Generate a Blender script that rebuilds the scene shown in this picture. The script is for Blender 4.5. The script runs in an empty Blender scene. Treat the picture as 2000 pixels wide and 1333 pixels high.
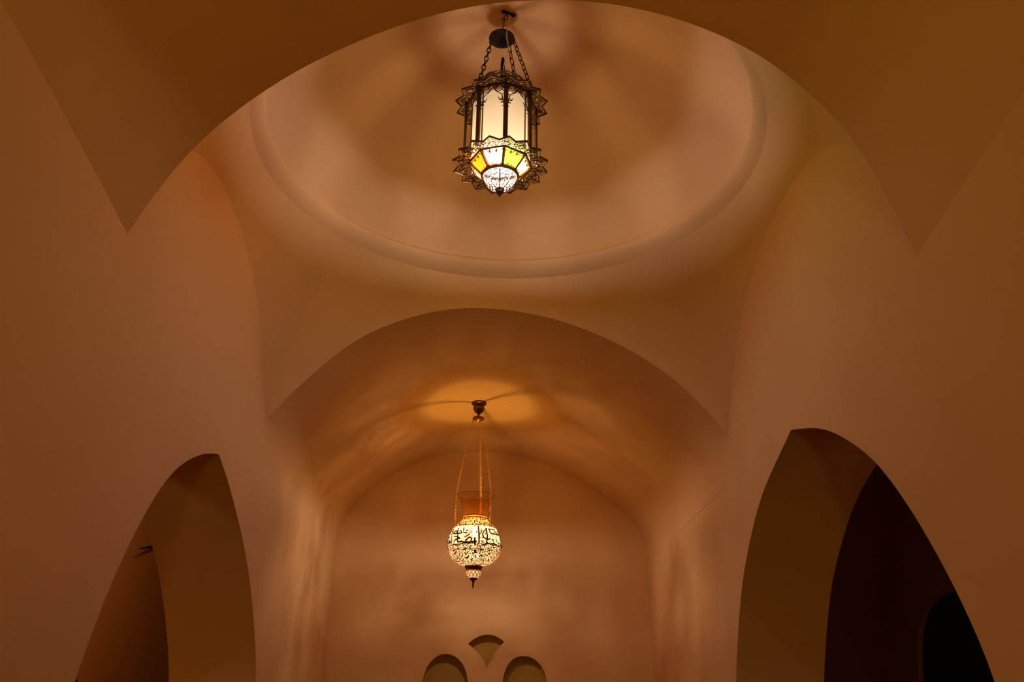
import bpy, bmesh, math, random
import numpy as np
from mathutils import Vector, Matrix
random.seed(7)
PI = math.pi
C = bpy.context.scene.collection
S = 1.6                                   # metres per half corridor width; floor is z = 0, eye 1.6 m

# ------------------------------------------------------------------ camera
cam_d = bpy.data.cameras.new('camera'); cam = bpy.data.objects.new('camera', cam_d); C.objects.link(cam)
PITCH, YAW, ROLL, FPX = 0.4238, 0.0132, 0.0158, 1628.0
_fw = Vector((math.sin(YAW)*math.cos(PITCH), math.cos(YAW)*math.cos(PITCH), math.sin(PITCH)))
_rt = Vector((math.cos(YAW), -math.sin(YAW), 0)); _up = _rt.cross(_fw)
_r2 = _rt*math.cos(ROLL) + _up*math.sin(ROLL); _u2 = -_rt*math.sin(ROLL) + _up*math.cos(ROLL)
M = Matrix((_r2, _u2, -_fw)).transposed().to_4x4(); M.translation = Vector((0.004*S, 0, 1.0*S)); cam.matrix_world = M
cam_d.sensor_width = 36; cam_d.lens = 36*FPX/2000; cam_d.clip_start = 0.05
sc = bpy.context.scene; sc.camera = cam
# ------------------------------------------------------------------ world, exposure, lights
w = bpy.data.worlds.new('world'); sc.world = w; w.use_nodes = True
w.node_tree.nodes['Background'].inputs[0].default_value = (0.02, 0.012, 0.006, 1)
w.node_tree.nodes['Background'].inputs[1].default_value = 0.05
sc.view_settings.view_transform = 'Standard'; sc.view_settings.look = 'None'
sc.view_settings.exposure = 0.0; sc.view_settings.gamma = 1.0; sc.view_settings.use_curve_mapping = False
try:
    sc.cycles.use_denoising = True; sc.cycles.max_bounces = 8; sc.cycles.diffuse_bounces = 6
    sc.cycles.transparent_max_bounces = 16; sc.cycles.sample_clamp_indirect = 4.0
except Exception: pass

def lamp(name, loc, power, col, radius):
    d = bpy.data.lights.new(name, 'POINT'); d.energy = power; d.color = col; d.shadow_soft_size = radius
    o = bpy.data.objects.new(name, d); o.location = (loc[0]*S, loc[1]*S, (loc[2]+1)*S); C.objects.link(o); return o
# unseen fill lights, added behind the camera and in the side rooms
lamp('near_bay_fill', (0.0, -1.0, 0.30), 61.0, (1, .69, .13), .20)
lamp('left_room_fill', (-1.75, 4.9, 1.45), 28, (1, .42, .12), .10)
lamp('left_room_fill', (-1.9, 1.5, .8), 30, (1, .50, .16), .15)  # added to brighten the left reveal
lamp('right_room_fill', (1.75, .9, .3), 9, (1, .55, .2), .15)  # added to lift the dark right room and its reveal
lamp('far_bay_bulb_light', (-0.118, 4.44, 0.885), 112.0, (1, .78, .70), .030)
lamp('lantern_bulb_light', (-0.015, 2.388, 1.756), 88.0, (1, .87, .97), .060)

# ------------------------------------------------------------------ materials
def nodes(name):
    m = bpy.data.materials.new(name); m.use_nodes = True; nt = m.node_tree
    return m, nt, nt.nodes['Principled BSDF'], nt.nodes['Material Output']
def simple(name, col, rough=.5, metal=0.0, noise=0.0, scale=60, emit=None, es=0):
    m, nt, b, out = nodes(name)
    b.inputs['Base Color'].default_value = (*col, 1); b.inputs['Roughness'].default_value = rough; b.inputs['Metallic'].default_value = metal
    if emit: b.inputs['Emission Color'].default_value = (*emit, 1); b.inputs['Emission Strength'].default_value = es
    if noise:
        tc = nt.nodes.new('ShaderNodeTexCoord'); n = nt.nodes.new('ShaderNodeTexNoise'); n.inputs['Scale'].default_value = scale
        r = nt.nodes.new('ShaderNodeMix'); r.data_type = 'RGBA'
        nt.links.new(tc.outputs['Object'], n.inputs['Vector']); nt.links.new(n.outputs['Fac'], r.inputs['Factor'])
        r.inputs['A'].default_value = (*[c*(1-noise) for c in col], 1); r.inputs['B'].default_value = (*[min(1, c*(1+noise)) for c in col], 1)
        nt.links.new(r.outputs['Result'], b.inputs['Base Color'])
    return m
def plaster(name, col):
    m, nt, b, out = nodes(name)
    tc = nt.nodes.new('ShaderNodeTexCoord')
    n = nt.nodes.new('ShaderNodeTexNoise'); n.inputs['Scale'].default_value = 1.1; n.inputs['Detail'].default_value = 3
    n2 = nt.nodes.new('ShaderNodeTexNoise'); n2.inputs['Scale'].default_value = 120; n2.inputs['Detail'].default_value = 2
    n3 = nt.nodes.new('ShaderNodeTexNoise'); n3.inputs['Scale'].default_value = 2.3; n3.inputs['Detail'].default_value = 1
    r = nt.nodes.new('ShaderNodeMix'); r.data_type = 'RGBA'
    for q in (n, n2, n3): nt.links.new(tc.outputs['Object'], q.inputs['Vector'])
    nt.links.new(n.outputs['Fac'], r.inputs['Factor'])
    r.inputs['A'].default_value = (*[c*.93 for c in col], 1); r.inputs['B'].default_value = (*[c*1.07 for c in col], 1)
    nt.links.new(r.outputs['Result'], b.inputs['Base Color'])
    b.inputs['Roughness'].default_value = .85; b.inputs['Specular IOR Level'].default_value = .15
    bp = nt.nodes.new('ShaderNodeBump'); bp.inputs['Strength'].default_value = .05; bp.inputs['Distance'].default_value = .002
    nt.links.new(n2.outputs['Fac'], bp.inputs['Height'])
    b2 = nt.nodes.new('ShaderNodeBump'); b2.inputs['Strength'].default_value = .25; b2.inputs['Distance'].default_value = .02
    nt.links.new(n3.outputs['Fac'], b2.inputs['Height']); nt.links.new(b2.outputs['Normal'], bp.inputs['Normal'])
    nt.links.new(bp.outputs['Normal'], b.inputs['Normal'])
    return m
PL = plaster('lime_plaster', (.66, .42, .19))
DIM_BACK = simple('dimmed_window_back', (.40, .25, .045), .8, noise=.08, scale=2)  # recess back, its dimness put into a darker colour
FLOOR_DARK = simple('darkened_floor', (.10, .04, .025), .9, noise=.15, scale=3)  # unseen floor, colour darkened to cut bounce light on the soffits
IRON = simple('patinated_bronze', (.085, .042, .020), .42, .7, noise=.3, scale=90)
LIT_BRONZE = simple('glow_lit_bronze', (.30, .17, .10), .5, .35, noise=.2, scale=60)  # lighter copy of the metal, the panes' glow put into its colour
BLACK = simple('black_painted_metal', (.002, .0015, .0012), .9, .0)
CREAM = simple('cream_cable_sheath', (.62, .42, .22), .6)
BRASS = simple('polished_brass', (.85, .50, .16), .38, .55, noise=.15, scale=70)
BROWNB = simple('dark_brass', (.20, .085, .02), .35, .9, noise=.2, scale=70)
INK = simple('engraved_black_enamel', (.03, .018, .006), .6)
def glass_lit(name, col, strength, base=None, clear=0.0, tint=None):
    m = simple(name, base or tuple(c*.8 for c in col), .35, emit=col, es=strength)
    if clear:
        nt = m.node_tree; mx = nt.nodes.new('ShaderNodeMixShader'); t = nt.nodes.new('ShaderNodeBsdfTransparent')
        t.inputs[0].default_value = (*(tint or (1, 1, 1)), 1); mx.inputs[0].default_value = clear
        nt.links.new(nt.nodes['Principled BSDF'].outputs[0], mx.inputs[1]); nt.links.new(t.outputs[0], mx.inputs[2])
        nt.links.new(mx.outputs[0], nt.nodes['Material Output'].inputs[0])
    return m
FROST = glass_lit('frosted_glass_panel', (1, .68, .40), .55, (.10, .09, .07), .41, (1, .88, .62))
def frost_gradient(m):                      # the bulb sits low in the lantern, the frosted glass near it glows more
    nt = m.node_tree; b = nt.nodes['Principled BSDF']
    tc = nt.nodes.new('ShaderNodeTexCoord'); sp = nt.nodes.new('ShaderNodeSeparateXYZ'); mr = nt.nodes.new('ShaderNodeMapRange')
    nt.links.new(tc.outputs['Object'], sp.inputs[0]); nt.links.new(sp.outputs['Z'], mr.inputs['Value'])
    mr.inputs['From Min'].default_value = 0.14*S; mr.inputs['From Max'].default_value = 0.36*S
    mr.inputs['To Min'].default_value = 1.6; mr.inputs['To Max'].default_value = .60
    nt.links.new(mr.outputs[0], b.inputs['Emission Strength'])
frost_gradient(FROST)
PANES = {'white': glass_lit('white_glass_pane', (1, .93, .88), 3.6, clear=.75, tint=(1, .88, .55)), 'orange': glass_lit('orange_glass_pane', (1, .42, .03), 1.5, clear=.6, tint=(1, .62, .12)),
         'green': glass_lit('green_glass_pane', (.62, .98, .22), 1.5, clear=.6, tint=(.66, .88, .14)), 'yellow': glass_lit('yellow_glass_pane', (1, .75, .1), 1.5, clear=.32, tint=(.9, .8, .2)),
         'pale green': glass_lit('pale_green_glass_pane', (.9, .98, .66), 2.2, clear=.42, tint=(.85, .82, .25)),
        'peach': glass_lit('peach_glass_pane', (1, .70, .45), 1.6, clear=.7, tint=(1, .85, .6))}
BOWLG = glass_lit('white_bowl_glass', (1, .90, .84), 2.0, base=(.1, .1, .1), clear=.9)
BULB = glass_lit('bulb_glass', (1, .9, .75), 30, clear=.85)
TOP_FILTER = glass_lit('added_lid_filter', (1, .75, .5), .3, base=(.06, .05, .04), clear=.22, tint=(1, .85, .7))  # for a lid added to dim the light going up through the crown
def amber(name, tint=(.95, .84, .60)):
    m = bpy.data.materials.new(name); m.use_nodes = True; nt = m.node_tree; out = nt.nodes['Material Output']; nt.nodes.remove(nt.nodes['Principled BSDF'])
    t = nt.nodes.new('ShaderNodeBsdfTransparent'); t.inputs[0].default_value = (*tint, 1)
    g = nt.nodes.new('ShaderNodeBsdfGlossy'); g.inputs[0].default_value = (.9, .65, .35, 1); g.inputs['Roughness'].default_value = .12
    d = nt.nodes.new('ShaderNodeBsdfDiffuse'); d.inputs[0].default_value = (.7, .4, .16, 1)
    lw = nt.nodes.new('ShaderNodeLayerWeight'); lw.inputs['Blend'].default_value = .10
    a = nt.nodes.new('ShaderNodeMixShader'); b = nt.nodes.new('ShaderNodeMixShader'); b.inputs[0].default_value = .035
    nt.links.new(lw.outputs['Facing'], a.inputs[0]); nt.links.new(t.outputs[0], a.inputs[1]); nt.links.new(g.outputs[0], a.inputs[2])
    nt.links.new(a.outputs[0], b.inputs[1]); nt.links.new(d.outputs[0], b.inputs[2]); nt.links.new(b.outputs[0], out.inputs[0])
    return m
AMBER = amber('amber_glass'); THROAT_FILTER = amber('amber_throat_filter', (.36, .24, .06))  # the throat one is an added filter dimming the light on the vault
def globe_glass():
    m = bpy.data.materials.new('glowing_globe_glass'); m.use_nodes = True; nt = m.node_tree; out = nt.nodes['Material Output']; nt.nodes.remove(nt.nodes['Principled BSDF'])
    t = nt.nodes.new('ShaderNodeBsdfTransparent'); t.inputs[0].default_value = (1, .90, .76, 1)
    tr = nt.nodes.new('ShaderNodeBsdfTranslucent'); tr.inputs[0].default_value = (.11, .075, .035, 1)
    e = nt.nodes.new('ShaderNodeEmission'); e.inputs[0].default_value = (1, .60, .24, 1); e.inputs[1].default_value = .14
    a = nt.nodes.new('ShaderNodeMixShader'); a.inputs[0].default_value = .5; ad = nt.nodes.new('ShaderNodeAddShader')
    nt.links.new(t.outputs[0], a.inputs[1]); nt.links.new(tr.outputs[0], a.inputs[2]); nt.links.new(a.outputs[0], ad.inputs[0]); nt.links.new(e.outputs[0], ad.inputs[1])
    nt.links.new(ad.outputs[0], out.inputs[0]); return m
GLOBE = globe_glass()
def pierced(name, z0, z1, scale, dens_in, dens_low, dens_up):
    """thin brass pierced with small holes; between z0 and z1 (object space) only a light lattice"""
    m = bpy.data.materials.new(name); m.use_nodes = True; nt = m.node_tree; out = nt.nodes['Material Output']; b = nt.nodes['Principled BSDF']
    b.inputs['Base Color'].default_value = (.50, .24, .06, 1); b.inputs['Metallic'].default_value = .85; b.inputs['Roughness'].default_value = .35
    tc = nt.nodes.new('ShaderNodeTexCoord'); sp = nt.nodes.new('ShaderNodeSeparateXYZ'); nt.links.new(tc.outputs['Object'], sp.inputs[0])
    v = nt.nodes.new('ShaderNodeTexVoronoi'); v.feature = 'DISTANCE_TO_EDGE'; v.inputs['Scale'].default_value = scale
    nt.links.new(tc.outputs['Object'], v.inputs['Vector'])
    gt = nt.nodes.new('ShaderNodeMath'); gt.operation = 'GREATER_THAN'; gt.inputs[1].default_value = z0
    lt = nt.nodes.new('ShaderNodeMath'); lt.operation = 'LESS_THAN'; lt.inputs[1].default_value = z1
    nt.links.new(sp.outputs['Z'], gt.inputs[0]); nt.links.new(sp.outputs['Z'], lt.inputs[0])
    mul = nt.nodes.new('ShaderNodeMath'); mul.operation = 'MULTIPLY'; nt.links.new(gt.outputs[0], mul.inputs[0]); nt.links.new(lt.outputs[0], mul.inputs[1])
    mr = nt.nodes.new('ShaderNodeMapRange'); mr.inputs['To Min'].default_value = dens_low; mr.inputs['To Max'].default_value = dens_in
    nt.links.new(mul.outputs[0], mr.inputs['Value'])
    up = nt.nodes.new('ShaderNodeMath'); up.operation = 'GREATER_THAN'; up.inputs[1].default_value = z1; nt.links.new(sp.outputs['Z'], up.inputs[0])
    um = nt.nodes.new('ShaderNodeMath'); um.operation = 'MULTIPLY_ADD'; um.inputs[1].default_value = dens_up-dens_low
    nt.links.new(up.outputs[0], um.inputs[0]); nt.links.new(mr.outputs[0], um.inputs[2])
    c = nt.nodes.new('ShaderNodeMath'); c.operation = 'LESS_THAN'; nt.links.new(v.outputs['Distance'], c.inputs[0]); nt.links.new(um.outputs[0], c.inputs[1])
    t = nt.nodes.new('ShaderNodeBsdfTransparent'); mx = nt.nodes.new('ShaderNodeMixShader')
    tm = nt.nodes.new('ShaderNodeMix'); tm.data_type = 'RGBA'; tm.inputs['A'].default_value = (1, 1, 1, 1); tm.inputs['B'].default_value = (1, .74, .32, 1)  # upper holes tinted orange to warm the light thrown upward
    nt.links.new(up.outputs[0], tm.inputs['Factor']); nt.links.new(tm.outputs['Result'], t.inputs[0])
    nt.links.new(c.outputs[0], mx.inputs[0]); nt.links.new(t.outputs[0], mx.inputs[1]); nt.links.new(b.outputs[0], mx.inputs[2]); nt.links.new(mx.outputs[0], out.inputs[0])
    return m

# ------------------------------------------------------------------ helpers
def link(name, me, mat, parent=None, sharp=40, loc=None):
    me.materials.clear(); me.materials.append(mat)
    for p in me.polygons: p.use_smooth = True
    me.set_sharp_from_angle(angle=math.radians(sharp))
    o = bpy.data.objects.new(name, me); C.objects.link(o)
    if parent: o.parent = parent
    if loc: o.location = loc
    return o
def W(v): return (v[0]*S, v[1]*S, (v[2]+1)*S)          # hall units -> world
def grid_mesh(name, rows, closed_u=False, flip=False):
    """rows: list of equally long lists of points (world coordinates)"""
    n, k = len(rows), len(rows[0]); vs = [tuple(p) for r in rows for p in r]; fs = []
    for i in range(n-1):
        for j in range(k if closed_u else k-1):
            a, b = i*k+j, i*k+(j+1) % k; q = (a, b, b+k, a+k); fs.append(q[::-1] if flip else q)
    me = bpy.data.meshes.new(name); me.from_pydata(vs, [], fs); me.validate(); me.update(); return me
def struct(o): o['kind'] = 'structure'; return o
def bm_mesh(name, bm, mat, parent=None, sharp=40):
    bmesh.ops.recalc_face_normals(bm, faces=bm.faces)
    me = bpy.data.meshes.new(name); bm.to_mesh(me); bm.free(); return link(name, me, mat, parent, sharp)
def lathe(bm, prof, seg=48, c=(0, 0, 0)):
    """prof: (r, z) list"""
    rings = []
    for r, z in prof:
        if r < 1e-6: rings.append([bm.verts.new((c[0], c[1], c[2]+z))])
        else: rings.append([bm.verts.new((c[0]+r*math.cos(2*PI*i/seg), c[1]+r*math.sin(2*PI*i/seg), c[2]+z)) for i in range(seg)])
    for a, b in zip(rings, rings[1:]):
        for i in range(seg):
            j = (i+1) % seg
            if len(a) == 1 and len(b) == 1: continue
            if len(a) == 1: bm.faces.new((a[0], b[i], b[j]))
            elif len(b) == 1: bm.faces.new((a[i], a[j], b[0]))
            else: bm.faces.new((a[i], a[j], b[j], b[i]))
def tube(bm, pts, r, n=6, closed=False, flat=None):
    """swept tube; flat=(normal, factor) squashes it along a direction"""
    pts = [Vector(p) for p in pts]; m = len(pts)
    if m < 2: return
    tang = []
    for i in range(m):
        a = pts[(i-1) % m] if (closed or i > 0) else pts[i]; b = pts[(i+1) % m] if (closed or i < m-1) else pts[i]
        t = b-a; tang.append(t.normalized() if t.length > 1e-9 else Vector((0, 0, 1)))
    ref = Vector((0, 0, 1)) if abs(tang[0].z) < .9 else Vector((1, 0, 0))
    nrm = tang[0].cross(ref).normalized(); rings = []
    for i in range(m):
        nrm = (nrm - tang[i]*nrm.dot(tang[i]))
        nrm = nrm.normalized() if nrm.length > 1e-9 else tang[i].orthogonal().normalized()
        bn = tang[i].cross(nrm); rr = r[i] if isinstance(r, (list, tuple)) else r
        ring = []
        for k in range(n):
            o = nrm*math.cos(2*PI*k/n)*rr + bn*math.sin(2*PI*k/n)*rr
            if flat: o = o - flat[0]*o.dot(flat[0])*(1-flat[1])
            ring.append(bm.verts.new(pts[i]+o))
        rings.append(ring)
    for i in range(m if closed else m-1):
        a, b = rings[i], rings[(i+1) % m]
        for k in range(n): bm.faces.new((a[k], a[(k+1) % n], b[(k+1) % n], b[k]))
    if not closed:
        bm.faces.new(rings[0][::-1]); bm.faces.new(rings[-1])
def box(bm, c, ax, ay, az):
    """box with centre c and half-axis vectors"""
    c = Vector(c); ax, ay, az = Vector(ax), Vector(ay), Vector(az)
    v = [bm.verts.new(c+ax*i+ay*j+az*k) for i in (-1, 1) for j in (-1, 1) for k in (-1, 1)]
    for f in ((0, 1, 3, 2), (4, 6, 7, 5), (0, 4, 5, 1), (2, 3, 7, 6), (0, 2, 6, 4), (1, 5, 7, 3)): bm.faces.new([v[i] for i in f])
def empty(name, loc, label, cat, group=None):
    o = bpy.data.objects.new(name, None); C.objects.link(o); o.location = loc; o.empty_display_size = .1
    o['label'] = label; o['category'] = cat
    if group: o['group'] = group
    return o
def smooth_curve(pts, n, it=6):
    """resample a polyline to n points by arc length and round it a little"""
    p = np.array(pts, float)
    for _ in range(2):                                   # Chaikin, ends kept
        q = [p[0]]
        for a, b in zip(p[:-1], p[1:]): q += [a*.75+b*.25, a*.25+b*.75]
        q.append(p[-1]); p = np.array(q)
    def res(p, n):
        d = np.r_[0, np.cumsum(np.linalg.norm(np.diff(p, axis=0), axis=1))]; t = np.linspace(0, d[-1], n)
        return np.stack([np.interp(t, d, p[:, k]) for k in range(p.shape[1])], 1)
    p = res(p, n)
    for _ in range(it): p[1:-1] = p[1:-1]*.5 + (p[:-2]+p[2:])*.25
    return res(p, n)

# ------------------------------------------------------------------ the hall shell
XW = .96
def yN(x): return 1.57 + .20*x*x - .10*x              # edge of the near arch (leans a little, as built)
def yF(x): return 3.30 + .031*x
def yE(x): return 5.34 + .03*x
NP = smooth_curve([(-.96, 1.112), (-.912, 1.196), (-.86, 1.272), (-.797, 1.345), (-.724, 1.405), (-.606, 1.477), (-.506, 1.525), (-.366, 1.577), (-.249, 1.612),
      (-.093, 1.645), (.09, 1.655), (.269, 1.641), (.434, 1.602), (.583, 1.540), (.669, 1.485), (.742, 1.422), (.829, 1.325), (.869, 1.250), (.910, 1.148), (.935, 1.06), (.96, .985)], 121)
FP = smooth_curve([(-.96, 1.095), (-.871, 1.214), (-.781, 1.318), (-.664, 1.440), (-.552, 1.519), (-.391, 1.592), (-.25, 1.632), (-.11, 1.647), (.046, 1.639), (.165, 1.620),
      (.283, 1.590), (.485, 1.510), (.649, 1.414), (.777, 1.311), (.868, 1.209), (.928, 1.136), (.96, 1.090)], 121)
EP = smooth_curve([(-1.0, 1.05), (-.985, 1.12), (-.957, 1.184), (-.811, 1.341), (-.619, 1.479), (-.46, 1.548), (-.30, 1.586), (-.17, 1.598), (0, 1.596), (.124, 1.580), (.245, 1.550), (.365, 1.507),
      (.603, 1.379), (.777, 1.252), (.915, 1.126), (.945, 1.08), (.955, 1.02)], 121)
def zN(x): return float(np.interp(x, NP[:, 0], NP[:, 1]))
NL = (-XW, yN(-XW), zN(-XW)); NR = (XW, yN(XW), zN(XW))
def bump(y, y0):                                          # the near vault is slightly cambered along the hall
    L = 1.9; yc = y0-L; return .20*max(0, 1-((y-yc)/L)**2)
def arc_z(y, side):                                       # wall arches of the domed bay
    yc = 2.42; y0, z0 = (NL[1], NL[2]) if side < 0 else (NR[1], NR[2])
    if y >= yc:
        zf_ = float(FP[0][1] if side < 0 else FP[-1][1])
        return .64 + math.sqrt(max(0, 1-((y-yc)/((yF(side*XW)-yc)/math.sqrt(1-(zf_-.64)**2)))**2))
    h = (z0-.64); u0 = (1-h**2.6)**(1/2.6); Lp = (yc-y0)/u0
    return .64 + max(0, 1-(abs(y-yc)/Lp)**2.6)**(1/2.6)
# near vault
rows = []
for k in range(41):
    t = k/40; r = []
    for x, z in NP:
        y0 = yN(x); y = y0 + (-2.6-y0)*t**1.5; r.append(W((x, y, z+bump(y, y0))))
    rows.append(r)
struct(link('ceiling_near_vault', grid_mesh('ceiling_near_vault', rows), PL))
# domed bay: pendentives between the four arches and the ring
DC = (.012, 2.42); RR = .88; ZR = 1.797; CC = np.array([.0, 2.42, .64])
Bd = [(x, yN(x), z) for x, z in NP]
YR1, YL1 = yF(XW), yF(-XW)
Bd += [(XW, y, arc_z(y, 1) if i < 59 else FP[-1][1]) for i, y in enumerate(np.linspace(NR[1], YR1, 60)) if i > 0]
Bd += [(x, yF(x), z) for x, z in FP[::-1]][1:]
Bd += [(-XW, y, arc_z(y, -1)) for i, y in enumerate(np.linspace(YL1, NL[1], 60)) if 0 < i < 59]
rows = []; Bd = [np.array(b) for b in Bd]
for k in range(29):
    t = k/28; r = []
    for b in Bd:
        a = math.atan2(b[1]-DC[1], b[0]-DC[0]); q = np.array([DC[0]+RR*math.cos(a), DC[1]+RR*math.sin(a), ZR])
        v0, v1 = b-CC, q-CC; r0, r1 = np.linalg.norm(v0), np.linalg.norm(v1); d0, d1 = v0/r0, v1/r1
        om = math.acos(max(-1, min(1, float(d0@d1))))
        d = d0 if om < 1e-4 else (math.sin((1-t)*om)*d0+math.sin(t*om)*d1)/math.sin(om)
        r.append(W(CC+d*(r0*(1-t)+r1*t)))
    rows.append(r)
struct(link('ceiling_pendentives', grid_mesh('ceiling_pendentives', rows, closed_u=True), PL, sharp=60))
def ring_surface(name, prof, sharp=60):
    seg = 160; rows = [[W((DC[0]+r*math.cos(2*PI*i/seg), DC[1]+r*math.sin(2*PI*i/seg), z)) for i in range(seg)] for r, z in prof]
    return struct(link(name, grid_mesh(name, rows, closed_u=True), PL, sharp=sharp))
prof = [tuple(map(float, q)) for q in smooth_curve([(.88, 1.797), (.866, 1.809), (.850, 1.826), (.839, 1.844), (.836, 1.858), (.840, 1.866)], 18, 2)] + [(.852, 1.877), (.862, 1.886)]
ring_surface('trim_1', prof)
ZD0, ZD1 = 1.886, 2.475
prof = [(.862*math.cos(a), ZD0+(ZD1-ZD0)*math.sin(a)) for a in np.linspace(0, PI/2, 48)]
prof[-1] = (.0005, ZD1)
ring_surface('ceiling_dome', prof)
# far vault: loft between the two arches, carried a little down the walls
ZS = .90
def ext(P, xl, xr): return np.array([(xl, ZS), (xl, ZS+.06)] + [tuple(p) for p in P[2:-2]] + [(xr, ZS+.06), (xr, ZS)])
F2, E2 = np.array([(-XW, ZS), (-XW, ZS+.1)] + [tuple(p) for p in FP] + [(XW, ZS+.1), (XW, ZS)]), ext(EP, -1.0, .955)
E2 = smooth_curve(E2, 125, 25)
F3 = smooth_curve(F2, 125, 25); 
d = np.r_[0, np.cumsum(np.linalg.norm(np.diff(F2, axis=0), axis=1))]; tt = np.linspace(0, d[-1], 125)
F2 = np.stack([np.interp(tt, d, F2[:, k]) for k in (0, 1)], 1)
rows = []
for k in range(41):
    t = k/40; r = []; g = min(1, t/.12)
    for (x0, z0), (xs, zs), (x1, z1) in zip(F2, F3, E2):
        xa, za = x0*(1-g)+xs*g, z0*(1-g)+zs*g
        x = xa*(1-t)+x1*t; z = za*(1-t)+z1*t
        y = yF(x)*(1-t)+(yE(x)+.01)*t; r.append(W((x, y, z)))
    rows.append(r)
struct(link('ceiling_far_vault', grid_mesh('ceiling_far_vault', rows), PL))
def XS(y, side):
    if side < 0: return -XW - .04*max(0, min(1, (y-3.8)/1.54))
    return XW - .005*max(0, min(1, (y-3.8)/1.54))
def side_wall(name, side, y0, y1, top, arch, xfun, thick, zf=-1.0, cuts=()):
    """thick wall with a pointed opening; arch = (y, z) outline from jamb to jamb"""
    ys = [(y, None) for y in np.arange(y0, arch[0][0]-.005, .04)] + [(float(arch[0][0]), zf)] + [(float(a), float(b)) for a, b in arch] \
        + [(float(arch[-1][0]), zf)] + [(y, None) for y in np.arange(arch[-1][0]+.02, y1, .04)] + [(y1, None)]
    for yb in cuts:                                      # exact columns where the wall's top steps
        j = next(i for i in range(1, len(ys)) if ys[i][0] >= yb); (ya, za), (yc_, zc) = ys[j-1], ys[j]
        zb_ = None if (za is None or zc is None) else za+(zc-za)*(yb-ya)/max(1e-6, yc_-ya)
        ys[j:j] = [(yb-2e-4, zb_), (yb+2e-4, zb_)]
    bm = bmesh.new()
    def col(y, zb, x, n=13):
        zt = top(y); return [bm.verts.new(W((x, y, zb+(zt-zb)*i/(n-1)))) for i in range(n)]
    for xo in (0, thick):
        prev = None
        for i, (y, zb) in enumerate(ys):
            x = xfun(y)+side*xo; c = col(y, zf if zb is None else zb, x)
            if prev:
                if not (prev[1] == y):
                    for a in range(12): bm.faces.new((prev[0][a], c[a], c[a+1], prev[0][a+1]))
            prev = (c, y)
    # reveal of the opening
    pts = [(arch[0][0], zf)] + list(arch) + [(arch[-1][0], zf)]; rr = []
    for k in range(7):
        rr.append([bm.verts.new(W((xfun(p[0])+side*thick*k/6, p[0], p[1]))) for p in pts])
    for a, b in zip(rr, rr[1:]):
        for j in range(len(pts)-1): bm.faces.new((a[j], a[j+1], b[j+1], b[j]))
    bmesh.ops.remove_doubles(bm, verts=bm.verts, dist=1e-5)
    me = bpy.data.meshes.new(name); bm.to_mesh(me); bm.free(); return struct(link(name, me, PL))
def top_side(side):
    N_ = NL if side < 0 else NR; Fz = FP[0][1] if side < 0 else FP[-1][1]; yf = yF(side*XW)
    def f(y):
        if y <= N_[1]: return N_[2]+bump(y, N_[1])
        if y <= yf: return arc_z(y, side)
        return ZS
    return f
AL = smooth_curve([(2.045, -.25), (2.055, -.08), (2.083, .059), (2.113, .145), (2.147, .243), (2.205, .365), (2.289, .497), (2.375, .604), (2.479, .690), (2.655, .775), (2.790, .808)], 40, 2)
AL = np.vstack([AL, smooth_curve([(2.790, .808), (2.90, .765), (3.012, .707), (3.14, .637), (3.258, .563), (3.433, .415), (3.574, .25), (3.663, .113), (3.70, -.05), (3.71, -.25)], 40, 2)[1:]])
AR = smooth_curve([(1.665, -.25), (1.675, -.08), (1.700, .074), (1.716, .124), (1.750, .204), (1.824, .339), (1.936, .497), (2.046, .614), (2.142, .682), (2.268, .760), (2.385, .811), (2.465, .836), (2.599, .873)], 40, 2)
AR = np.vstack([AR, smooth_curve([(2.599, .873), (2.70, .842), (2.818, .805), (2.957, .758), (3.079, .692), (3.19, .61), (3.301, .522), (3.40, .40), (3.468, .291), (3.554, .139), (3.60, -.02), (3.61, -.25)], 40, 2)[1:]])
def mono(A):
    A = A.copy()
    for i in range(1, len(A)): A[i][0] = max(A[i][0], A[i-1][0]+1e-4)
    return A
side_wall('wall_left', -1, -2.6, 5.6, top_side(-1), mono(AL), lambda y: XS(y, -1), .35, cuts=(yF(-XW),))
side_wall('wall_right', 1, -2.6, 5.6, top_side(1), mono(AR), lambda y: XS(y, 1), .35, cuts=(yF(XW),))
def rect(name, pts, mat=PL):
    me = bpy.data.meshes.new(name); me.from_pydata([W(p) for p in pts], [], [tuple(range(len(pts)))]); me.update(); return struct(link(name, me, mat))
rect('floor', [(-3.2, -2.7, -1), (3.2, -2.7, -1), (3.2, 8.2, -1), (-3.2, 8.2, -1)], FLOOR_DARK)
rect('wall_back', [(-1.3, -2.6, -1), (1.3, -2.6, -1), (1.3, -2.6, 2.2), (-1.3, -2.6, 2.2)])

# far wall with three blind windows: outlines as holes of a filled curve
def arch_outline(pts_top, zb):
    p = smooth_curve(pts_top, 40, 2); return [(float(p[0][0]), zb)] + [tuple(map(float, q)) for q in p] + [(float(p[-1][0]), zb)]
WL_ = arch_outline([(-.430, .08), (-.426, .18), (-.408, .257), (-.362, .321), (-.295, .345), (-.227, .326), (-.176, .269), (-.151, .184), (-.147, .08)], -.45)
WR_ = arch_outline([(.045, .08), (.049, .188), (.063, .259), (.105, .320), (.169, .340), (.243, .324), (.296, .265), (.317, .192), (.321, .08)], -.45)
FAN = [tuple(map(float, q)) for q in smooth_curve([(-.162, .399), (-.114, .437), (-.053, .456), (.01, .446), (.057, .414)], 16, 1)] + \
      [tuple(map(float, q)) for q in smooth_curve([(.057, .414), (.022, .378), (-.006, .340), (-.044, .262)], 12, 1)][1:] + \
      [tuple(map(float, q)) for q in smooth_curve([(-.044, .262), (-.072, .318), (-.105, .354), (-.162, .399)], 12, 1)][1:-1]
cu = bpy.data.curves.new('wf', 'CURVE'); cu.dimensions = '2D'; cu.fill_mode = 'BOTH'
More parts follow.
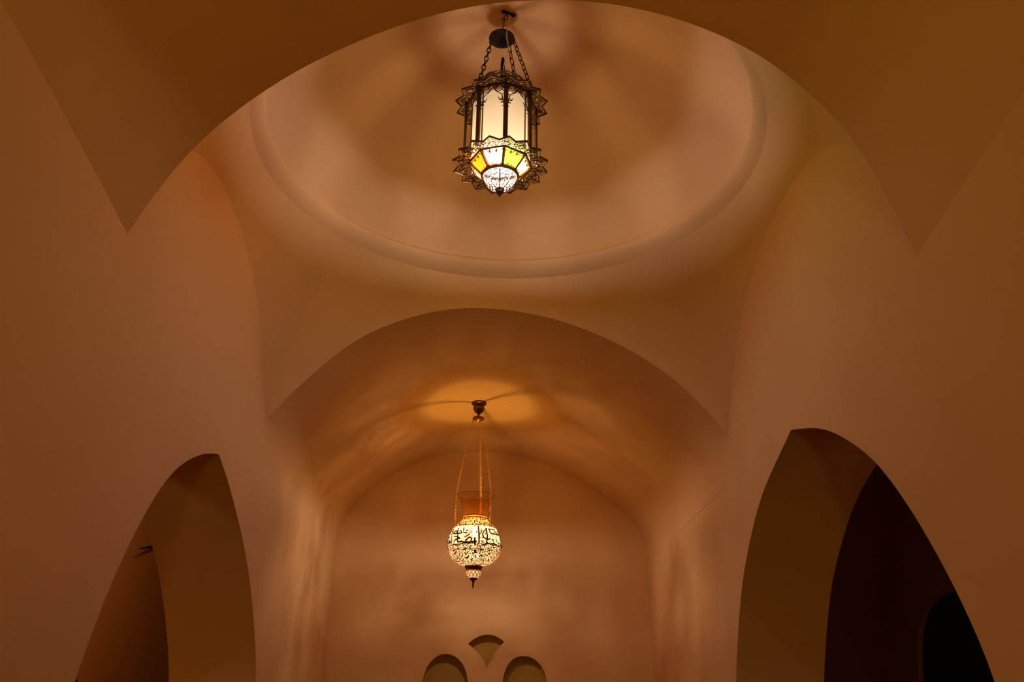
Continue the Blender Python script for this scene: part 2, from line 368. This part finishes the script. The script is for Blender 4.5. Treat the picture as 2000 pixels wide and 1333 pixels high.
for loop in ([(-1.15, -1), (1.15, -1), (1.15, 1.75), (-1.15, 1.75)], WL_, WR_, FAN):
    s = cu.splines.new('POLY'); s.points.add(len(loop)-1); s.use_cyclic_u = True
    for i, (x, z) in enumerate(loop): s.points[i].co = (x, z, 0, 1)
co = bpy.data.objects.new('wf', cu); C.objects.link(co); bpy.context.view_layer.update()
me = bpy.data.meshes.new_from_object(co.evaluated_get(bpy.context.evaluated_depsgraph_get())); bpy.data.objects.remove(co)
for v in me.vertices: x, z = v.co.x, v.co.y; v.co = W((x, yE(x), z))
me.name = 'wall_far'; struct(link('wall_far', me, PL))
for i, L in enumerate((WL_, FAN, WR_)):
    dp = .078; n = len(L)
    vs = [W((x, yE(x), z)) for x, z in L] + [W((x, yE(x)+dp, z)) for x, z in L]
    fs = [(j, (j+1) % n, n+(j+1) % n, n+j) for j in range(n)]
    me = bpy.data.meshes.new('window_%d' % (i+1)); me.from_pydata(vs, [], fs); me.update()
    wn = struct(link('window_%d' % (i+1), me, PL))
    me = bpy.data.meshes.new('window_back'); me.from_pydata([W((x, yE(x)+dp, z)) for x, z in L], [], [tuple(range(n))]); me.update()
    struct(link('window_back', me, DIM_BACK, parent=wn))  # back of the recess, shade put into its colour


# side rooms seen through the arches
def outer_wall(name, side, X, arch):
    return side_wall(name, side, .0, 8.0, lambda y: 1.75, mono(arch), lambda y: X, .03)
PAL = smooth_curve([(4.85, -.9), (4.87, -.55), (4.95, -.25), (5.15, .02), (5.35, .16), (5.545, .235)], 30, 2)
PAL = np.vstack([PAL, smooth_curve([(5.545, .235), (5.63, .195), (5.72, .135), (5.95, -.03), (6.15, -.28), (6.22, -.55), (6.24, -.9)], 30, 2)[1:]])
outer_wall('wall_left_room', -1, -2.6, PAL)
PAR = smooth_curve([(3.86, -.9), (3.86, .0), (3.90, .30), (4.02, .50), (4.22, .61), (4.45, .645), (4.68, .632), (4.87, .570), (4.99, .42), (5.05, .22), (5.07, .0), (5.07, -.9)], 60, 2)
outer_wall('wall_right_room', 1, 2.4, PAR)
for nm, xa, xb in (('ceiling_left_room', -2.75, -1.2), ('ceiling_right_room', 1.2, 2.6)):
    rect(nm, [(xa, 0, 1.7), (xb, 0, 1.7), (xb, 8, 1.7), (xa, 8, 1.7)])
for nm, xa, xb in (('wall_left_room_end', -2.6, -1.2), ('wall_right_room_end', 1.2, 2.4)):
    rect(nm, [(xa, 8, -1), (xb, 8, -1), (xb, 8, 1.75), (xa, 8, 1.75)])
for nm, xa, xb in (('wall_left_room_start', -2.6, -1.2), ('wall_right_room_start', 1.2, 2.4)):
    rect(nm, [(xa, 0, -1), (xb, 0, -1), (xb, 0, 1.75), (xa, 0, 1.75)])

# ------------------------------------------------------------------ the star lantern under the dome
U = S
LX, LY = -.015, 2.42
Z0 = 1.64                                                 # tip of the finial
lan = empty('star_lantern', W((LX, LY, Z0)), 'dark bronze octagonal lantern with star rims and coloured panes hanging from the dome', 'lantern')
AZ0 = math.radians(6.8)
def L(az, r, z):                                          # azimuth from the photographer's side, to the right; z above the finial tip
    return Vector((r*math.sin(az)*U, -r*math.cos(az)*U, (z-Z0)*U))
def part(name, bm, mat, sharp=40, parent=None): return bm_mesh(name, bm, mat, parent or lan, sharp)
corners = [AZ0+k*PI/4 for k in range(8)]
RB, RG = .1275, .1045
ZT, ZB = 2.030, 1.785                                     # star plates
def lerp(a, b, t): return a+(b-a)*t
# posts: flat bars at the corners
for k, a in enumerate(corners):
    bm = bmesh.new(); c = (L(a, RB, ZT)+L(a, RB, ZB))/2; tdir = Vector((math.cos(a), math.sin(a), 0)); rdir = Vector((math.sin(a), -math.cos(a), 0))
    box(bm, c, tdir*.0080*U, rdir*.0040*U, Vector((0, 0, (ZT-ZB)/2*U)))
    tube(bm, [L(a, RB+.003, ZB-.014), L(a, RB+.003, ZT)], .0028*U, 6)
    bmesh.ops.bevel(bm, geom=[e for e in bm.edges], offset=.0006*U, segments=1, affect='EDGES')
    part('post', bm, IRON)
# frosted panels, slightly inset, with thin frames
for k in range(8):
    a0, a1 = corners[k], corners[(k+1) % 8] + (2*PI if k == 7 else 0)
    bm = bmesh.new(); z0, z1 = ZB+.004, ZT-.002
    for off, flip in ((0, False), (-.003, True)):
        v = [bm.verts.new(p) for p in (L(a0, RG+off, z0), L(a1, RG+off, z0), L(a1, RG+off, z1), L(a0, RG+off, z1))]
        bm.faces.new(v[::-1] if flip else v)
    g = part('glass_panel', bm, FROST)
    bm = bmesh.new()
    loop = [L(a0, RG+.002, z0), L(a1, RG+.002, z0), L(a1, RG+.002, z1), L(a0, RG+.002, z1)]
    tube(bm, loop, .0026*U, 4, closed=True)
    part('panel_frame', bm, IRON, parent=g)
# scrolled valance at the head of each face
def spiral(cx, cy, r, a0, turns, sgn, n=22): return [(cx+r*(1-.62*i/n)*math.cos(a0+sgn*2*PI*turns*i/n), cy+r*(1-.62*i/n)*math.sin(a0+sgn*2*PI*turns*i/n)) for i in range(n+1)]
val = []                                                  # strokes in face coordinates u in -1..1, v in units (0 at top, negative down)
HW = RB*math.sin(PI/8)
for s in (-1, 1):
    val.append(([(s*x, y) for x, y in spiral(.0235, -.0165, .0150, -PI/2, 1.35, 1)], .0017))
    val.append(([(s*(.0235+.0155*math.cos(t)), -.0165+.0155*math.sin(t)) for t in np.linspace(0, 2*PI, 20)], .0016))
    val.append(([(0, -.006), (s*.004, -.018), (s*.012, -.030), (s*.022, -.038), (s*.031, -.046), (s*.036, -.058), (s*.036, -.072), (s*.041, -.090), (s*.046, -.104)], .0019))
    val.append(([(s*.036, -.060), (s*.029, -.068), (s*.023, -.066), (s*.021, -.058)], .0016))
    val.append(([(s*.046, -.066), (s*.036, -.073), (s*.025, -.070)], .0026))
    val.append(([(s*.045, -.080), (s*.036, -.084), (s*.030, -.082)], .0028))
    val.append(([(s*.047, -.094), (s*.041, -.100), (s*.036, -.099)], .0022))
    val.append(([(s*.043, -.018), (s*.046, -.035), (s*.047, -.060), (s*.047, -.100)], .0016))
    val.append(([(s*.037, -.030), (s*.043, -.040), (s*.040, -.050), (s*.034, -.046)], .0015))
    val.append(([(s*.008, -.004), (s*.010, -.010), (s*.004, -.016), (0, -.012)], .0015))
val.append(([(-.048, -.003), (.048, -.003)], .0032))
val.append(([(-.048, -.0005), (.048, -.0005)], .0032))
for k in range(8):
    a0, a1 = corners[k], corners[k]+PI/4
    P0, P1 = L(a0, RB, ZT), L(a1, RB, ZT); mid = (P0+P1)/2; e = (P1-P0).normalized()
    bm = bmesh.new(); nn = Vector((mid.x, mid.y, 0)).normalized()
    for st, r in val: tube(bm, [mid+e*x*U+Vector((0, 0, y*U)) for x, y in st], r*U, 5, flat=(nn, .5))
    part('valance', bm, IRON)
# star rims: openwork plates with sixteen points
def star_rim(name, z, ro, ri, rin, lift):
    bm = bmesh.new()
    out = []
    for i in range(32):
        a = AZ0 + .05 + i*PI/16; r = ro if i % 2 == 0 else ri
        out.append(L(a, r, z+lift*(r-rin)/(ro-rin)))
    inn = [L(AZ0+i*PI/4, rin, z) for i in range(8)]
    tube(bm, out, .0030*U, 6, closed=True, flat=(Vector((0, 0, 1)), 1.6))
    tube(bm, inn, .0038*U, 6, closed=True)
    zz = Vector((0, 0, 1))
    for i in range(16):
        a = AZ0+.05+i*PI/8; h = PI/16
        def Q(da, r): return L(a+da*h, r, z+lift*(r-rin)/(ro-rin))
        rm = (rin+ri)/2
        tube(bm, [Q(math.cos(t)*.40, rm+.011*math.sin(t)) for t in np.linspace(0, 2*PI, 14)], .0019*U, 5)
        tube(bm, [Q(-1, ri), Q(-.75, rm+.004), Q(-.9, rin+.003)], .0019*U, 5)
        tube(bm, [Q(-.9, rm), Q(-.45, ri-.002), Q(0, ri+.006), Q(.45, ri-.002), Q(.9, rm)], .0019*U, 5)
        tube(bm, [Q(-.55, rin), Q(-.25, rm-.006), Q(0, rm+.012), Q(0, ro-.004)], .0018*U, 5)
        tube(bm, [Q(.55, rin), Q(.25, rm-.006), Q(0, rm+.012)], .0018*U, 5)
        tube(bm, [Q(-.3, ri+.004), Q(0, ri-.006), Q(.3, ri+.004)], .0016*U, 5)
        tube(bm, [Q(-1, rm), Q(-1, ri)], .0022*U, 5)
        for u in (-.62, .62): tube(bm, [Q(u+.15*math.cos(t), rm-.002+.006*math.sin(t)) for t in np.linspace(0, 2*PI, 9)], .0015*U, 4)
    return part(name, bm, IRON)
star_rim('upper_star_rim', ZT+.006, .168, .146, .118, -.009)
star_rim('lower_star_rim', ZB-.017, .168, .146, .112, -.002)
# crown: filigree dome above the upper rim
def crown_pt(a, t):                                       # t 0 bottom .. 1 top
    r = lerp(.112, .040, t**1.35); z = lerp(ZT+.012, 2.150, math.sin(t*PI/2)**.9); return L(a, r, z)
bm = bmesh.new()
tube(bm, [crown_pt(2*PI*i/48, 0) for i in range(48)], .003*U, 6, closed=True)
tube(bm, [crown_pt(2*PI*i/32, 1) for i in range(32)], .0045*U, 6, closed=True)
for a in corners:
    tube(bm, [crown_pt(a, t) for t in np.linspace(0, 1, 10)], .0042*U, 6)
    m = a+PI/8
    for t0, rr_ in ((.25, .17), (.68, .16)):
        for s in (-1, 1):
            tube(bm, [crown_pt(m+s*(.19-.06*t0)+.12*math.cos(q)*(1+.3*t0), t0+rr_*math.sin(q)) for q in np.linspace(0, 2*PI, 14)], .0013*U, 5)
for q in range(8): tube(bm, [crown_pt(AZ0+q*PI/4, 1), L(0, 0, 2.150)], .0022*U, 5)
part('crown', bm, IRON)
bm = bmesh.new(); lathe(bm, [(0, -.003*U), (.016*U, -.003*U), (.016*U, .003*U), (.010*U, .008*U), (.0082*U, .03*U), (.0075*U, .085*U), (.005*U, .108*U), (0, .114*U)], 20, (0, 0, (2.150-Z0)*U))
part('spike', bm, BLACK)
bm = bmesh.new(); bm.faces.new([bm.verts.new(L(a, RG-.004, ZT-.006)) for a in corners])
part('top_light_filter', bm, TOP_FILTER)  # added under the crown to dim the light reaching the dome
# coloured panes between lower rim and bowl
ZP0, ZP1, RP0, RP1 = 1.772, 1.727, .1090, .0640
cols = ['green', 'pale green', 'yellow', 'yellow', 'pale green', 'peach', 'orange', 'white']      # clockwise from the one right of the photographer
for k in range(8):
    a0, a1 = corners[k], corners[k]+PI/4; col = cols[k]
    bm = bmesh.new(); q = [L(a0, RP0, ZP0), L(a1, RP0, ZP0), L(a1, RP1, ZP1), L(a0, RP1, ZP1)]
    v = [bm.verts.new(p) for p in q]; bm.faces.new(v)
    up = Vector((0, 0, .003*U)); v2 = [bm.verts.new(p+up) for p in q]; bm.faces.new(v2[::-1])
    for i in range(4): bm.faces.new((v[i], v2[i], v2[(i+1) % 4], v[(i+1) % 4]))
    pn = part('coloured_pane', bm, PANES[col]); pn['label'] = '%s lit glass pane' % col
    bm = bmesh.new()                                      # lobed bronze frame over the pane
    P = lambda u, t: (lerp(lerp(q[0], q[1], (u+1)/2), lerp(q[3], q[2], (u+1)/2), t)) + (q[0].cross(q[1])*0) + Vector((0, 0, -.0015*U))
    tube(bm, [P(-1, 0), P(1, 0)], .0052*U, 5); tube(bm, [P(-1, 0), P(-1, 1)], .0056*U, 5); tube(bm, [P(-1, 1), P(1, 1)], .0054*U, 5)
    for j in range(3):
        u0 = -.9+j*.6
        tube(bm, [P(u0, .06), P(u0+.08, .20), P(u0+.30, .10), P(u0+.52, .20), P(u0+.6, .06)], .0017*U, 5)
        if j: tube(bm, [P(u0, .06), P(u0, .26)], [.0016*U, .0030*U], 5); tube(bm, [P(u0*.9, .94), P(u0*.9, .80)], [.0016*U, .0028*U], 5)
        tube(bm, [P(u0, .94), P(u0+.3, .88), P(u0+.6, .94)], .0017*U, 5)
    for s in (-1, 1):
        for t0 in (.3, .55, .78): tube(bm, [P(s, t0-.1), P(s*.88, t0), P(s, t0+.1)], .0018*U, 5)
    part('pane_frame', bm, LIT_BRONZE, parent=pn)
bm = bmesh.new(); lathe(bm, [(.0665*U, 0), (.0675*U, -.004*U), (.0600*U, -.010*U), (.0572*U, -.006*U), (.0600*U, .002*U), (.0665*U, 0)], 40, (0, 0, (ZP1-Z0)*U))
part('bowl_ring', bm, LIT_BRONZE)
ZW, RW, HWL = 1.721, .0565, .0560
bm = bmesh.new(); lathe(bm, [(RW*U*.97*math.cos(t), -HWL*.97*U*math.sin(t)) for t in np.linspace(0, PI/2*.93, 14)], 40, (0, 0, (ZW-Z0)*U))
bw = part('bowl_glass', bm, BOWLG)
bm = bmesh.new()
def BP(a, t): return L(a, RW*1.02*math.cos(t), ZW-HWL*1.02*math.sin(t))
for i in range(8):
    a = AZ0-.13+i*PI/4
    tube(bm, [BP(a, t) for t in np.linspace(0, PI/2*.92, 10)], .0021*U, 5)
    m = a+PI/8
    for t0, hw, hh in ((.20, .17, .10), (.50, .20, .12), (.80, .19, .12), (1.05, .20, .09)):
        for s in (-1, 1):
            tube(bm, [BP(m+s*.19+hw*.9*math.cos(q), t0+hh*math.sin(q)) for q in np.linspace(.6, 5.2, 11)], .0016*U, 4)
        tube(bm, [BP(m-.10, t0), BP(m, t0+.07), BP(m+.10, t0)], .0013*U, 4)
        tube(bm, [BP(m, t0-.12), BP(m, t0-.03)], [.0012*U, .0024*U], 5)
part('bowl_filigree', bm, IRON, parent=bw)
bm = bmesh.new(); lathe(bm, [(0, .030*U), (.010*U, .0295*U), (.0165*U, .026*U), (.0150*U, .020*U), (.0110*U, .018*U), (.0135*U, .014*U), (.0115*U, .008*U), (.0050*U, .001*U), (.0022*U, -.006*U), (0, -.010*U)], 24, (0, 0, .004*U))
part('finial', bm, IRON)
# canopy disc, hook, chains, cable
ZC = 2.356
bm = bmesh.new(); lathe(bm, [(0, .018*U), (.02*U, .017*U), (.040*U, .010*U), (.049*U, 0), (.049*U, -.004*U), (.044*U, -.002*U), (.03*U, .004*U), (0, .006*U)], 40, (-.006*U, 0, (ZC-Z0)*U))
part('canopy_disc', bm, BLACK)
def link_loop(bm, c, d, w_axis, ln, wd, r, n=5, seg=5):
    d = d.normalized(); w_axis = w_axis.normalized(); pts = []
    for i in range(seg+1): t = -PI/2+PI*i/seg; pts.append(c+d*(ln/2-wd/2)+d*math.cos(t)*wd/2+w_axis*math.sin(t)*wd/2)
    for i in range(seg+1): t = PI/2+PI*i/seg; pts.append(c-d*(ln/2-wd/2)+d*math.cos(t)*wd/2+w_axis*math.sin(t)*wd/2)
    tube(bm, pts, r, n, closed=True)
def chain(name, a, b, ln, wd, r, mat, parent, n=5, twist=.5, seg=5):
    path = np.array([tuple(p) for p in (a if b is None else [a, b])]); bm = bmesh.new()
    d = np.r_[0, np.cumsum(np.linalg.norm(np.diff(path, axis=0), axis=1))]; tot = d[-1]; m = max(2, round(tot/(ln-2.4*r)))
    at = lambda t: Vector([float(np.interp(t*tot, d, path[:, k])) for k in range(3)])
    for i in range(m):
        p0, p1 = at(i/m), at((i+1)/m); p = (p0+p1)/2; dr = p1-p0
        s1 = dr.cross(Vector((0, 1, .01))).normalized(); s2 = dr.cross(s1).normalized()
        ang = twist+(i % 2)*PI/2; link_loop(bm, p, dr, s1*math.cos(ang)+s2*math.sin(ang), tot/m+2.2*r, wd, r, n, seg)
    return bm_mesh(name, bm, mat, parent)
for az, da in ((-38.2, -.044), (51.8, .040), (141.8, .040)):
    a = math.radians(az)
    chain('chain', L(a, RB-.002, ZT+.040), L(a, .045, ZC-.003)+Vector((-.006*U, 0, 0)), .0310*U, .0135*U, .0022*U, IRON, lan)
    bm = bmesh.new(); tube(bm, [L(a, RB, ZT-.004), L(a, RB, ZT+.030)], [.0052*U, .0040*U], 6)
    c = L(a, RB, ZT+.036); t_ = Vector((math.cos(a), math.sin(a), 0))
    tube(bm, [c+t_*.0085*U*math.cos(q)+Vector((0, 0, .0085*U*math.sin(q))) for q in np.linspace(0, 2*PI, 13)[:-1]], .0028*U, 6, closed=True)
    part('eyelet', bm, IRON)
dz = ZD1-.004-Z0
bm = bmesh.new()
tube(bm, [Vector((-.006*U, 0, (ZC+.012-Z0)*U)), Vector((.000*U, 0, (2.43-Z0)*U)), Vector((.004*U, 0, (2.452-Z0)*U)), Vector((.000*U, 0, (2.462-Z0)*U)), Vector((-.006*U, 0, (2.455-Z0)*U)), Vector((-.004*U, 0, (2.437-Z0)*U))], .0020*U, 6)
link_loop(bm, Vector((.007*U, 0, (2.462-Z0)*U)), Vector((.3, 0, 1)), Vector((1, 0, -.3)), .024*U, .013*U, .0018*U)
part('hook', bm, IRON)
bm = bmesh.new()                                          # iron bracket screwed to the crown of the dome
box(bm, Vector((.018*U, -.012*U, dz*U)), Vector((.026*U, .012*U, 0)), Vector((-.002*U, .005*U, 0)), Vector((0, 0, .0025*U)))
for sx in (.000, .036): lathe(bm, [(0, .004*U), (.007*U, .003*U), (.007*U, -.004*U), (.003*U, -.008*U), (0, -.009*U)], 10, (sx*U, -.020*U+sx*.45*U, dz*U))
part('ceiling_bracket', bm, BLACK)
bm = bmesh.new()                                          # cream cable, hanging loose past the disc
cp = [(.022, -.010, 2.466), (.022, -.02, 2.44), (.0175, -.030, 2.40), (.016, -.052, 2.36), (.013, -.056, 2.335), (.012, -.050, 2.31), (.019, -.045, 2.285), (.020, -.035, 2.26), (.012, -.03, 2.235), (.004, -.02, 2.205), (0, 0, 2.18)]
cps = smooth_curve(cp, 60, 3); tube(bm, [Vector((x*U, y*U, (z-Z0)*U)) for x, y, z in cps], [.0028*U if z > 2.29 else .0017*U for x, y, z in cps], 6)
part('cable', bm, CREAM)
bm = bmesh.new(); lathe(bm, [(0, .03*U), (.012*U, .026*U), (.018*U, .010*U), (.017*U, -.006*U), (.010*U, -.02*U), (0, -.024*U)], 16, (0, -.032*U, (1.758-Z0)*U))
part('bulb', bm, BULB)

# ------------------------------------------------------------------ the pierced brass lamp under the far vault
GX, GY, GZ = -.118, 4.44, .598
t_ = (GY-yF(GX))/(yE(GX)-yF(GX))
VZ = float(np.interp(GX, F3[:, 0][20:-20], F3[:, 1][20:-20]))*(1-t_)+float(np.interp(GX, E2[:, 0][20:-20], E2[:, 1][20:-20]))*t_
gl = empty('mosque_lamp', W((GX, GY, GZ)), 'pierced brass globe lamp with Arabic lettering and flared amber neck under the far vault', 'lamp')
def gz(z): return (z-GZ)*U
GP = [(.060, .9600), (.064, .950), (.082, .936), (.106, .917), (.127, .885), (.1375, .850), (.140, .825), (.1375, .792), (.127, .762), (.108, .738), (.080, .722), (.055, .714), (.046, .712)]
GPs = smooth_curve(GP, 40, 3)
def gR(z): return float(np.interp(z, GPs[::-1, 1], GPs[::-1, 0]))
PIER = pierced('pierced_brass', gz(.808), gz(.902), 92/U, .06, .15, .19)
bm = bmesh.new(); lathe(bm, [(r*U, gz(z)) for r, z in GPs], 64)
shell = bm_mesh('globe_shell', bm, PIER, gl)
bm = bmesh.new(); lathe(bm, [(max(.004, r-.005)*U, gz(z)) for r, z in GPs[2:]] , 48)
bm_mesh('globe_glass', bm, GLOBE, gl)
# bands
bm = bmesh.new()
for z in (.906, .8055, .778, .9590):
    r = gR(z)+.0008; tube(bm, [Vector((r*U*math.cos(q), r*U*math.sin(q), gz(z))) for q in np.linspace(0, 2*PI, 65)[:-1]], .0013*U if z < .95 else .003*U, 5, closed=True)
bm_mesh('band', bm, BROWNB, shell)
# lettering: pen strokes laid on the globe (picture coordinates of the lettering band, 16.67 units per photo pixel)
T = [  # upper row, left to right
 ([(300,660),(360,650),(410,650),(440,640)],3.2), ([(300,650),(330,600),(390,560),(425,550),(420,600),(400,640)],2.8), ([(455,480),(452,560),(448,660),(445,760),(440,880),(450,910),(500,925),(560,905)],3.6),
 ([(440,650),(520,640),(585,625),(560,580),(520,545)],3.4), ([(650,450),(640,520),(635,600),(660,630),(720,620),(770,600)],3.6), ([(700,545),(740,540),(760,560)],2.6),
 ([(820,640),(780,700),(720,730),(650,745)],3.2), ([(740,650),(700,670)],2.4),
 ([(1095,400),(1105,500),(1120,600),(1130,700),(1130,820),(1135,930)],4.2), ([(1180,500),(1200,560),(1190,620),(1140,640)],3.0),
 ([(1340,460),(1350,540),(1380,640),(1395,740),(1385,830),(1370,880)],3.8), ([(1350,500),(1270,560),(1235,650),(1260,740),(1330,800),(1400,830),(1460,800),(1490,780)],3.4),
 ([(1400,480),(1450,500),(1455,560),(1480,620),(1560,640),(1650,655),(1740,675)],3.6), ([(1460,490),(1530,500),(1620,515)],3.0), ([(1590,590),(1620,560),(1660,600),(1680,650)],2.8),
 # lower row
 ([(330,750),(380,740),(440,750),(500,780),(550,800),(480,805),(400,820),(345,870),(325,930),(345,990),(400,1015),(480,1005)],3.4),
 ([(450,900),(520,915),(560,900),(570,870),(590,910),(640,910),(690,920),(780,915),(880,905),(960,890),(1060,885)],4.4),
 ([(700,905),(740,820),(790,770),(860,750),(890,790),(885,880)],3.8), ([(990,760),(1000,860),(1005,985)],4.6),
 ([(1190,860),(1230,880),(1260,930)],3.6), ([(1250,985),(1330,990)],4.0), ([(1370,870),(1380,930),(1450,955),(1550,960),(1600,930),(1610,970),(1690,985)],4.4),
 ([(1540,830),(1590,810),(1570,870),(1600,900)],3.0), ([(1660,830),(1700,850),(1680,900)],3.0), ([(1730,920),(1770,940),(1750,990)],3.0), ([(1520,990),(1545,1030),(1590,1000)],2.4), ([(1740,1020),(1800,1015)],3.2),
 # far left side
 ([(300,520),(255,620),(240,740),(245,860),(245,980)],2.8), ([(175,840),(165,920),(150,1000)],2.4), ([(200,880),(190,940),(165,985)],2.4), ([(130,640),(150,680),(190,640)],2.2), ([(95,760),(120,800),(150,770)],2.2), ([(100,960),(110,1030),(95,1090)],2.2)]
def onglobe(X, Y):
    px, py = 870+X/16.67, 1005+Y/16.67; u = (px-928)/371
    zz = .8298 - (py-1062)*(.9565-.8298)/47.0
    h = zz
    for _ in range(12):
        R_ = gR(h); dd = math.sqrt(max(0, R_*R_-u*u)); h = .6*h+.4*(zz-.19*dd)
    h = min(.95, max(.72, h)); R_ = gR(h)+.0006; u = max(-R_*.995, min(R_*.995, u)); return Vector((u*U, -math.sqrt(max(0, R_*R_-u*u))*U, gz(h)))
bm = bmesh.new()
for st, wd in T:
    s2 = smooth_curve(st, max(6, len(st)*4), 1) if len(st) > 2 else np.array(st)
    tube(bm, [onglobe(*p) for p in s2], wd/2/371*U*.78, 5)
# the lettering runs on round the back of the globe
for k in (1, 2):
    for st, wd in T[:22]:
        s2 = smooth_curve(st, max(6, len(st)*3), 1) if len(st) > 2 else np.array(st)
        R3 = Matrix.Rotation(k*2*PI/3, 4, 'Z'); pts = [R3 @ onglobe(*p) for p in s2]
        if min(p.y for p in pts) < -.04*U: continue
        tube(bm, pts, wd/2/371*U*.78, 4)
cal = bm_mesh('lettering', bm, INK, shell); cal['label'] = 'black Arabic lettering around the globe'
# neck, foot, finial, bulb
bm = bmesh.new()
outp = smooth_curve([(.066, .957), (.063, .968), (.064, .985), (.071, 1.015), (.082, 1.05), (.099, 1.084)], 18, 2)
prof = [(r*U, gz(z)) for r, z in outp] + [((r-.0022)*U, gz(z)) for r, z in outp[::-1]]
lathe(bm, prof, 48); nk = bm_mesh('flared_neck', bm, AMBER, gl)
bm = bmesh.new(); lathe(bm, [(0, gz(.966)), (.058*U, gz(.966))], 32); bm_mesh('throat_light_filter', bm, THROAT_FILTER, gl)  # disc added across the throat to dim the light patch above
for r, z, q in ((.0985, 1.085, .0016), (.0635, .970, .0022)):
    bm = bmesh.new(); tube(bm, [Vector((r*U*math.cos(t), r*U*math.sin(t), gz(z))) for t in np.linspace(0, 2*PI, 49)[:-1]], q*U, 5, closed=True)
    bm_mesh('neck_rim', bm, BROWNB, nk)
bm = bmesh.new(); lathe(bm, [(0, gz(.7125)), (.046*U, gz(.713)), (.0475*U, gz(.7085)), (.043*U, gz(.700)), (.0385*U, gz(.690)), (.0375*U, gz(.6885)), (0, gz(.6885))], 32)
bm_mesh('foot_collar', bm, BROWNB, gl)
FG = glass_lit('foot_glow_glass', (1, .66, .30), .9)
bm = bmesh.new(); lathe(bm, [(.0375*U, gz(.6885)), (.0395*U, gz(.676)), (.0365*U, gz(.662)), (.022*U, gz(.652)), (0, gz(.650))], 32)
fc = bm_mesh('foot_cup', bm, FG, gl)
bm = bmesh.new()
for i in range(12):
    a = i*PI/6
    for s in (-1, 1): tube(bm, [Vector((r*U*math.sin(a+s*f), -r*U*math.cos(a+s*f), gz(z))) for r, z, f in ((.0385, .688, 0), (.0402, .677, .26), (.0378, .663, .52), (.030, .656, .70))], .0022*U, 5)
for r, z in ((.038, .688), (.023, .6515)): tube(bm, [Vector((r*U*math.cos(t), r*U*math.sin(t), gz(z))) for t in np.linspace(0, 2*PI, 33)[:-1]], .0022*U, 5, closed=True)
bm_mesh('foot_lattice', bm, BRASS, fc)
bm = bmesh.new(); lathe(bm, [(0, gz(.651)), (.021*U, gz(.650)), (.019*U, gz(.645)), (.009*U, gz(.638)), (.005*U, gz(.630)), (.0045*U, gz(.610)), (.0025*U, gz(.600)), (0, gz(.598))], 20)
bm_mesh('finial', bm, BROWNB, gl)
bm = bmesh.new(); lathe(bm, [(0, gz(.915)), (.006*U, gz(.912)), (.011*U, gz(.900)), (.012*U, gz(.890)), (.008*U, gz(.878)), (.006*U, gz(.865)), (0, gz(.864))], 20)
bm_mesh('bulb', bm, BULB, gl)
# canopy at the vault, bell, chains
d0 = VZ-.002
bm = bmesh.new(); lathe(bm, [(0, gz(d0)), (.041*U, gz(d0)), (.043*U, gz(d0-.004)), (.038*U, gz(d0-.009)), (.030*U, gz(d0-.014)), (.026*U, gz(d0-.018)), (.030*U, gz(d0-.022)), (.033*U, gz(d0-.028)), (.031*U, gz(d0-.040)), (.022*U, gz(d0-.054)), (.008*U, gz(d0-.064)), (.006*U, gz(d0-.070)), (0, gz(d0-.072))], 36)
bm_mesh('ceiling_rose', bm, BROWNB, gl)
zb0, zb1 = d0-.070, 1.520
bm = bmesh.new(); lathe(bm, [(0, gz(zb0)), (.006*U, gz(zb0-.002)), (.012*U, gz(zb0-.008)), (.022*U, gz((zb0+zb1)/2)), (.031*U, gz(zb1+.008)), (.034*U, gz(zb1)), (.032*U, gz(zb1-.004)), (.026*U, gz(zb1+.002)), (0, gz(zb1+.010))], 36)
bm_mesh('bell_cap', bm, BROWNB, gl)
for az in (-73, 47, 167):
    a = math.radians(az); top = Vector((.027*U*math.sin(a), -.027*U*math.cos(a), gz(zb1-.001))); rr_ = gR(.925)+.010
    bot = Vector((rr_*1.05*U*math.sin(a), -rr_*1.05*U*math.cos(a), gz(.938)))
    mid = Vector((.110*U*math.sin(a), -.110*U*math.cos(a), gz(1.092)))       # the chain rests against the rim of the neck
    chain('chain', [top, top.lerp(mid, .5)+Vector((.006*U*math.sin(a), -.006*U*math.cos(a), 0)), mid, bot], None, .0160*U, .0095*U, .0017*U, BRASS, gl, n=4, twist=.6, seg=3)
    bm = bmesh.new(); c = bot+Vector((0, 0, -.006*U)); tt_ = Vector((math.cos(a), math.sin(a), 0))
    tube(bm, [c+tt_*.006*U*math.cos(q)+Vector((0, 0, .008*U*math.sin(q))) for q in np.linspace(0, 2*PI, 11)[:-1]], .0018*U, 5, closed=True)
    tube(bm, [c+Vector((0, 0, -.006*U)), Vector((gR(.915)*U*math.sin(a), -gR(.915)*U*math.cos(a), gz(.915)))], .0026*U, 5)
    bm_mesh('lug', bm, BRASS, gl)

# ------------------------------------------------------------------ thin black arm on the wall of the left side room
bm = bmesh.new(); A, B = Vector(W((-2.52, 6.02, 1.045))), Vector(W((-2.58, 6.42, 1.135)))
tube(bm, [A.lerp(B, t) for t in np.linspace(0, 1, 10)], [(.006+.012*min(1, t*1.3))*S*.62 for t in np.linspace(0, 1, 10)], 8)
lathe(bm, [(0, .02), (.035, .02), (.04, 0), (.035, -.02), (0, -.02)], 16, tuple(Vector(W((-2.585, 6.44, 1.138)))))
arm = bm_mesh('wall_arm', bm, BLACK)
arm['label'] = 'thin black metal arm sticking out from the dark wall beyond the left archway'; arm['category'] = 'wall arm'
